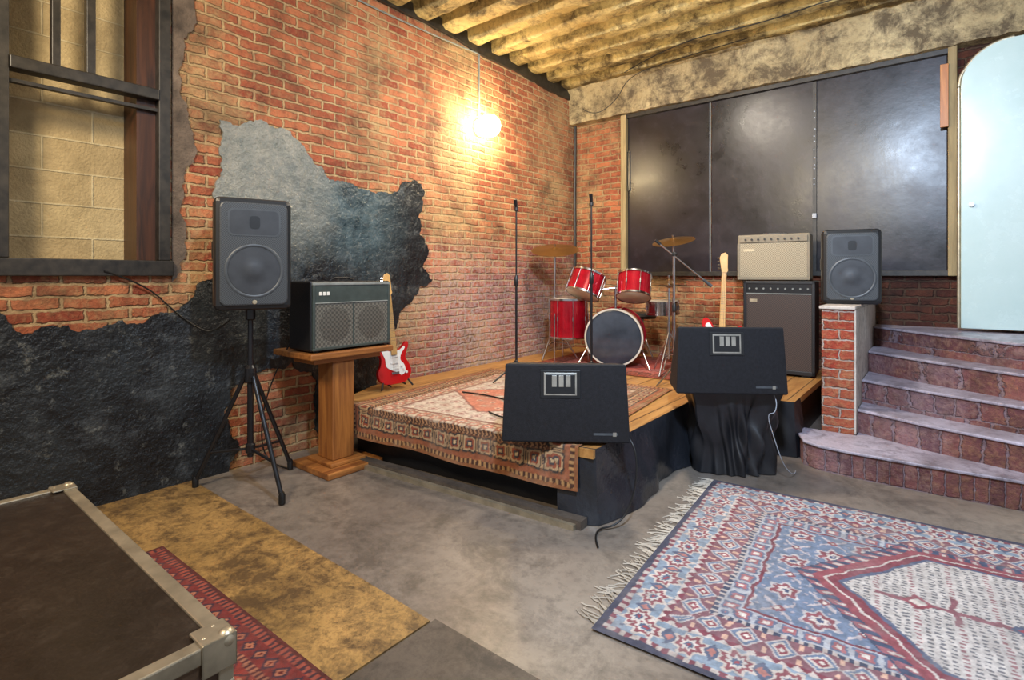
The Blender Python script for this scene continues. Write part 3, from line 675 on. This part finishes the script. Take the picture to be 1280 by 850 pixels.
# ---------------------------------------------------------------- stands
def mic_stand(name,loc,H,mat='metalblk',tip=True,boom=None,rz=0):
    g=G(name,loc,rz)
    g.tube('shaft',(0,0,.10),(0,0,H*.58),.011,mat); g.tube('shaft_upper',(0,0,H*.55),(0,0,H),.008,mat)
    g.lathe('clutch',[(.01,H*.55),(.02,H*.56),(.02,H*.60),(.01,H*.62)],'plastic')
    for a in(20,140,260):
        a=math.radians(a); g.tube('leg',(0,0,.16),(.28*math.cos(a),.28*math.sin(a),.012),.008,mat)
    g.lathe('leg_hub',[(.009,.13),(.02,.135),(.02,.18),(.009,.19)],'plastic')
    if tip: 
        g.lathe('clip',[(.008,H-.01),(.018,H),(.018,H+.03),(.01,H+.035)],'plastic')
        g.tube('microphone',(0,0,H+.02),(.01,-.03,H+.10),.014,'metalblk',.017)
    if boom:
        a,b=boom; g.tube('boom',a,b,.008,'chrome'); g.lathe('boom_joint',[(0,-.025),(.02,-.02),(.02,.02),(0,.025)],'plastic',(0,0,H),(0,1,0),16)
        d=(Vector(b)-Vector(a)).normalized(); g.tube('microphone',b,Vector(b)+d*.10,.011,'cone2',.016)
        g.tube('counterweight',a,Vector(a)-d*.06,.014,'plastic')
    return g
mic_stand('microphone_stand',(.90,3.92,ZS+.01),1.58)
mic_stand('microphone_stand',(1.48,4.30,ZS+.01),1.62)
mic_stand('microphone_boom_stand',(2.085,4.75,ZS),1.18,'chrome',False,((-.10,-.08,1.27),(.21,.15,.95)))
w.wire('stage_cable',[(1.5,2.85,ZS+.02),(1.7,2.75,ZS+.025),(1.85,2.9,ZS+.02),(1.3,3.3,ZS+.02),(.9,3.2,ZS+.02)],.006,'cable')
# ---------------------------------------------------------------- drum kit
g=G('drum_kit',(1.27,5.12,ZS+.010))
def drum(nm,c,d,r,h,lug=8,top='hoop',bot='hoop',mat='red'):
    d=Vector(d).normalized()
    g.lathe(nm+'_shell',[(r,0),(r,h)],mat,c,d)
    g.lathe(nm+'_head',[(0,h+.004),(r*.97,h+.004),(r,h)],top,c,d); g.lathe(nm+'_bottom',[(0,-.004),(r*.97,-.004),(r,0)],bot,c,d)
    for z in(-.006,h-.016): g.lathe(nm+'_hoop',[(r+.001,z),(r+.01,z),(r+.01,z+.02),(r+.001,z+.02)],'chrome',c,d)
    q=Vector((0,0,1)).rotation_difference(d)
    for i in range(lug):
        a=2*math.pi*i/lug; o=q@Vector(((r+.01)*math.cos(a),(r+.01)*math.sin(a),0)); cc=Vector(c)+o
        g.tube(nm+'_rod',cc,cc+d*h,.003,'chrome',seg=6); g.tube(nm+'_lug',cc+d*(h*.5-.022),cc+d*(h*.5+.022),.009,'chrome',seg=8)
bd_=Vector((.36,-.93,0)).normalized()
bc=Vector((0,0,.315)); r=.295
g.lathe('bass_shell',[(r,0),(r,.42)],'red',bc-bd_*.42,bd_)
g.lathe('bass_hoop',[(r+.002,-.02),(r+.014,-.02),(r+.014,.02),(r-.004,.02)],'hoop',bc,bd_,56); g.lathe('bass_hoop_back',[(r+.002,-.02),(r+.014,-.02),(r+.014,.02),(r-.01,.02)],'red',bc-bd_*.42,bd_)
g.lathe('bass_head',[(0,.006),(r*.93,.006),(r,.0)],'darkhead',bc,bd_,56)
g.lathe('bass_head_back',[(0,0),(r,0)],'white',bc-bd_*.42,bd_)
side=Vector((bd_.y,-bd_.x,0))
for sx in(-1,1): g.tube('spur',bc-bd_*.1+side*sx*.27+Vector((0,0,-.08)),Vector((0,0,.002))+bd_*.1+side*sx*.38,.009,'chrome')
for i in range(8):
    a=2*math.pi*i/8+.2; o=side*math.cos(a)*(r+.012)+Vector((0,0,1))*math.sin(a)*(r+.012)
    g.tube('bass_lug',bc+o-bd_*.09,bc+o-bd_*.02,.009,'chrome',seg=8); g.tube('bass_rod',bc+o-bd_*.4,bc+o+bd_*.02,.004,'chrome',seg=6)
drum('tom_high',(-.35,-.06,.765),(.12,.42,.9),.185,.25)
drum('tom_mid',(.17,.12,.745),(-.12,.38,.92),.175,.25)
g.tube('tom_post',(-.05,.14,.58),(-.05,.14,.86),.013,'chrome')
g.tube('tom_arm',(-.05,.14,.84),(-.2,.05,.82),.01,'chrome'); g.tube('tom_arm',(-.05,.14,.84),(.02,.16,.84),.01,'chrome')
drum('floor_tom',(-.63,.10,.27),(0,0,1),.215,.44,mat='red')
for a in(20,140,260):
    a=math.radians(a); g.tube('floor_tom_leg',(-.63+.23*math.cos(a),.10+.23*math.sin(a),.0),(-.63+.23*math.cos(a),.10+.23*math.sin(a),.55),.007,'chrome')
drum('snare',(.28,.62,.55),(0,-.05,1),.178,.14,mat='chrome')
def stand(x,y,h,r,tilt,nm,leg=.26):
    g.tube(nm+'_pole',(x,y,.22),(x,y,h),.01,'chrome'); g.tube(nm+'_lower',(x,y,.15),(x,y,h*.55),.014,'chrome')
    for k in range(3):
        a=math.radians(30+120*k); g.tube(nm+'_leg',(x,y,.42),(x+leg*math.cos(a),y+leg*math.sin(a),.012),.008,'chrome'); g.tube(nm+'_brace',(x,y,.2),(x+leg*.6*math.cos(a),y+leg*.6*math.sin(a),.17),.006,'chrome')
    d=Vector(tilt).normalized(); p=Vector((x,y,h))
    g.lathe(nm+'_cymbal',[(.006,.022),(.02,.02),(.035,.008),(.05,.004),(r*.6,-.004),(r,-.016),(r,-.018),(r*.6,-.007),(.03,.0)],'brass',p,d,48)
    g.lathe(nm+'_wingnut',[(0,.06),(.012,.055),(.012,.03),(.008,.022)],'chrome',p,d,12)
stand(-.82,.10,1.29,.28,(.16,-.28,1),'crash')
stand(.52,.34,1.35,.22,(-.02,-.30,1),'ride')
stand(.62,-.02,.92,.175,(0,-.05,1),'hihat',.24)
g.lathe('hihat_bottom',[(.006,-.03),(.03,-.02),(.06,-.012),(.175,.0),(.175,-.002)],'brass',(.62,-.02,.88))
g.lathe('throne_seat',[(0,.0),(.15,0),(.17,.03),(.16,.07),(0,.08)],'tolex',(-.1,.92,.46)); g.tube('throne_post',(-.1,.92,.1),(-.1,.92,.46),.018,'chrome')
for k in range(3):
    a=math.radians(90+120*k); g.tube('throne_leg',(-.1,.92,.3),(-.1+.2*math.cos(a),.92+.2*math.sin(a),.012),.01,'chrome')
# ---------------------------------------------------------------- guitars
strat=[(0,0),(.09,.005),(.145,.05),(.16,.11),(.14,.17),(.115,.215),(.125,.26),(.15,.31),(.152,.345),(.135,.355),(.11,.335),(.075,.30),(.035,.29),(-.03,.29),(-.055,.315),(-.085,.37),(-.12,.40),(-.148,.39),(-.155,.34),(-.135,.28),(-.12,.225),(-.13,.17),(-.158,.12),(-.15,.05),(-.09,.005)]
def guitar(name,loc,rz,rx,ry,s=1.0,neck=.46,nt=6):
    g=G(name,loc,rz,rx,ry)
    g.prism('body',[(a*s,b*s) for a,b in smoothpoly(strat,4)],-.022,.022,'redg','xz',bevel=.006)
    pg=[(.06,.07),(.10,.10),(.09,.16),(.06,.2),(.07,.25),(.11,.30),(.10,.315),(.05,.285),(-.03,.285),(-.06,.30),(-.10,.36),(-.13,.34),(-.11,.28),(-.085,.22),(-.08,.16),(-.03,.12),(.02,.10)]
    g.prism('pickguard',[(a*s,b*s) for a,b in smoothpoly(pg,4)],-.0255,-.022,'white','xz')
    z0=.25*s; z1=z0+neck
    g.prism('neck',[(-.028,z0),(.028,z0),(.021,z1),(-.021,z1)],-.040,-.015,'maple','xz',bevel=.004)
    hd=[(-.021,z1),(.021,z1),(.035,z1+.02),(.03,z1+.05),(.028,z1+.15),(.03,z1+.17),(.005,z1+.195),(-.03,z1+.18),(-.045,z1+.14),(-.03,z1+.05)]
    g.prism('headstock',hd,-.034,-.020,'maple','xz',bevel=.003)
    for i in range(nt): g.tube('tuner',(-.028-.006*i/nt*2,-.026,z1+.04+.13*i/nt),(-.062-.006*i/nt,-.026,z1+.04+.13*i/nt),.007,'chrome',seg=8)
    for i in range(14): 
        zz=z0+.06+(neck-.06)*(1-.5**((i+1)/9)) if i else z1-.002
        g.box('fret',(-.024,-.0415,zz-.0008),(.024,-.039,zz+.0008),'chrome')
    for zz in(.13,.18,.235): g.box('pickup',(-.038,-.031,zz*s-.008),(.038,-.024,zz*s+.008),'white',.003)
    g.box('bridge',(-.035,-.034,.085*s),(.035,-.022,.105*s),'chrome',.002)
    for i in range(nt): 
        xx=(-.5+i/(nt-1)); g.tube('string',(xx*.05,-.043,.095*s),(xx*.034,-.043,z1+.01),.0008,'chrome',seg=4)
    for i in range(3): g.lathe('knob',[(0,.012),(.011,.011),(.012,0)],'white',(.065+.02*i,-.024,.15*s-.03*i),(0,-1,0),14)
    return g
e=guitar('electric_guitar',(.30,2.985,ZS+.045),math.radians(80),math.radians(-7),math.radians(-2),1.0,.52)
e.tube('stand_upright',(0,.09,.0),(0,.05,.55),.009,'metalblk')
for sx in(-1,1): e.tube('stand_leg',(0,.08,.25),(sx*.15,-.04,-.032),.008,'metalblk'); e.tube('stand_cradle',(sx*.07,.08,.03),(sx*.07,-.05,-.008),.008,'cable')
e.tube('stand_rear_leg',(0,.08,.25),(0,.20,-.005),.008,'metalblk'); e.tube('stand_crossbar',(-.08,.08,.03),(.08,.08,.03),.009,'metalblk')
e=guitar('bass_guitar',(2.38,5.12,ZS+.12),math.radians(25),math.radians(-8),math.radians(3),1.15,.61,nt=4)
e.tube('stand_upright',(0,.09,.0),(0,.05,.55),.009,'metalblk')
for sx in(-1,1): e.tube('stand_leg',(0,.08,.2),(sx*.17,-.06,-.105),.008,'metalblk'); e.tube('stand_cradle',(sx*.07,.08,.03),(sx*.07,-.05,-.008),.008,'cable')
e.tube('stand_rear_leg',(0,.08,.2),(0,.22,-.075),.008,'metalblk'); e.tube('stand_crossbar',(-.08,.08,.03),(.08,.08,.03),.009,'metalblk')
# ---------------------------------------------------------------- flight case
g=G('flight_case',(1.86,-.12,.017))
X0,X1,Y0,Y1,H=-.76,.76,-.72,.72,.49
g.box('body',(X0,Y0,.0),(X1,Y1,H-.006),'casewood')
g.box('lid_panel',(X0+.03,Y0+.03,H-.008),(X1-.03,Y1-.03,H),'casetop')
for nm,a,b in [('edge',(X0-.004,Y1-.035,H-.035),(X1+.004,Y1+.006,H+.006)),('edge',(X0-.004,Y0-.006,H-.035),(X1+.004,Y0+.035,H+.006)),('edge',(X1-.035,Y0,H-.035),(X1+.006,Y1,H+.006)),('edge',(X0-.006,Y0,H-.035),(X0+.035,Y1,H+.006)),
    ('edge_v',(X1-.03,Y1-.03,0),(X1+.006,Y1+.006,H)),('edge_v',(X0-.006,Y1-.03,0),(X0+.03,Y1+.006,H)),('edge_v',(X1-.03,Y0-.006,0),(X1+.006,Y0+.03,H)),
    ('lid_seam',(X0-.005,Y0-.005,H-.13),(X1+.008,Y1+.008,H-.105)),('edge_low',(X0-.004,Y0-.004,0),(X1+.006,Y1+.006,.03))]:
    g.box(nm,a,b,'alu',.004)
for cx,cy,sx,sy in((X1,Y1,1,1),(X0,Y1,-1,1),(X1,Y0,1,-1)):
    for nm,a,b in(('corner_top',(cx-sx*.07,cy-sy*.07,H+.004),(cx+sx*.012,cy+sy*.012,H+.012)),('corner_side',(cx+sx*.004,cy-sy*.07,H-.07),(cx+sx*.012,cy+sy*.012,H+.012)),('corner_front',(cx-sx*.07,cy+sy*.004,H-.07),(cx+sx*.012,cy+sy*.012,H+.012))):
        g.box(nm,tuple(map(min,a,b)),tuple(map(max,a,b)),'alu',.004)
    bm=bmesh.new(); bmesh.ops.create_uvsphere(bm,u_segments=20,v_segments=12,radius=.024,matrix=Matrix.Translation((cx-sx*.008,cy-sy*.008,H-.004))); g.add('corner_ball',bm,'alu',smooth=True)
    for q in((-.055,-.02),(-.02,-.055)): g.lathe('rivet',[(0,.004),(.005,0)],'alu',(cx+sx*q[0],cy+sy*q[1],H+.012),seg=8)
g.box('latch',(X1+.004,.2,H-.2),(X1+.02,.32,H-.06),'chrome',.006); g.box('latch',(X1+.004,-.4,H-.2),(X1+.02,-.28,H-.06),'chrome',.006)
# ---------------------------------------------------------------- wall lamp + conduit
g=G('wall_lamp',(0,4.38,3.03))
g.lathe('backplate',[(.09,0),(.09,.02),(.05,.04),(.0,.04)],'white',(0.002,0,.0),(1,0,0))
g.tube('socket',(.04,0,0),(.07,0,0),.035,'white')
bm=bmesh.new(); bmesh.ops.create_uvsphere(bm,u_segments=32,v_segments=20,radius=.12,matrix=Matrix.Translation((.165,0,0)))
g.add('globe',bm,'lamp',smooth=True)
g.tube('conduit',(.012,0,.09),(.012,0,.83),.010,'piping')
w.wire('wire_wall',[(.012,4.38,3.85),(.02,3.4,3.80),(.02,2.4,3.82),(.02,1.0,3.80)],.008,'piping')
w.wire('wire_ceiling',[(.3,6.1,3.6),(.5,6.05,3.45),(.8,6.1,3.62),(1.0,6.0,3.85),(1.6,6.0,3.9),(2.4,5.9,3.88)],.005,'cable')
w.wire('wire_ceiling',[(1.0,5.9,3.86),(1.8,5.5,3.88),(2.6,5.6,3.86),(3.4,5.5,3.88),(4.6,5.6,3.88)],.006,'cable')
w.wire('wire_window',[(.05,.98,1.43),(.03,1.2,1.35),(.03,1.38,1.15),(.03,1.5,1.05),(.06,1.6,1.0),(.2,1.65,1.1)],.005,'cable')
w.wire('power_cable',[(.3,2.05,.95),(.12,1.95,.6),(.1,1.9,.2),(.15,1.95,.02),(.3,2.0,.01)],.005,'cable')
# ---------------------------------------------------------------- lights
def area(name,loc,size,power,col,target):
    l=bpy.data.lights.new(name,'AREA'); l.shape='DISK'; l.size=size; l.energy=power; l.color=col
    o=bpy.data.objects.new(name,l); o.location=loc; o.rotation_euler=(Vector(target)-Vector(loc)).to_track_quat('-Z','Y').to_euler(); link(o); return o
area('ceiling_light_cool',(3.85,1.0,3.5),.3,250,(.6,.76,1),(4.0,5.4,1.2))
area('ceiling_light_warm',(1.9,-.6,3.4),.7,108,(1,.83,.6),(.1,2.0,1.7))
area('ceiling_light_stage',(1.9,3.9,3.8),.4,100,(1,.89,.74),(1.6,4.2,.4))
area('added_ceiling_fill',(3.0,2.8,2.9),1.2,50,(1,.86,.6),(2.4,4.4,4.0))  # added warm fill aimed upward to brighten the ceiling, not a real fixture
wd=bpy.data.worlds.new('World'); S.world=wd; wd.use_nodes=True
bg=wd.node_tree.nodes['Background']; bg.inputs[0].default_value=(.93,.95,1,1); bg.inputs[1].default_value=.5
cam=bpy.data.cameras.new('Camera'); co=bpy.data.objects.new('Camera',cam); link(co)
co.location=(4.0,0,1.4); co.rotation_euler=(math.radians(90),0,math.radians(38.8))
cam.sensor_width=36; cam.lens=670/1280*36; cam.shift_y=-80/1280; cam.clip_start=.05
S.camera=co
S.view_settings.view_transform='Standard'
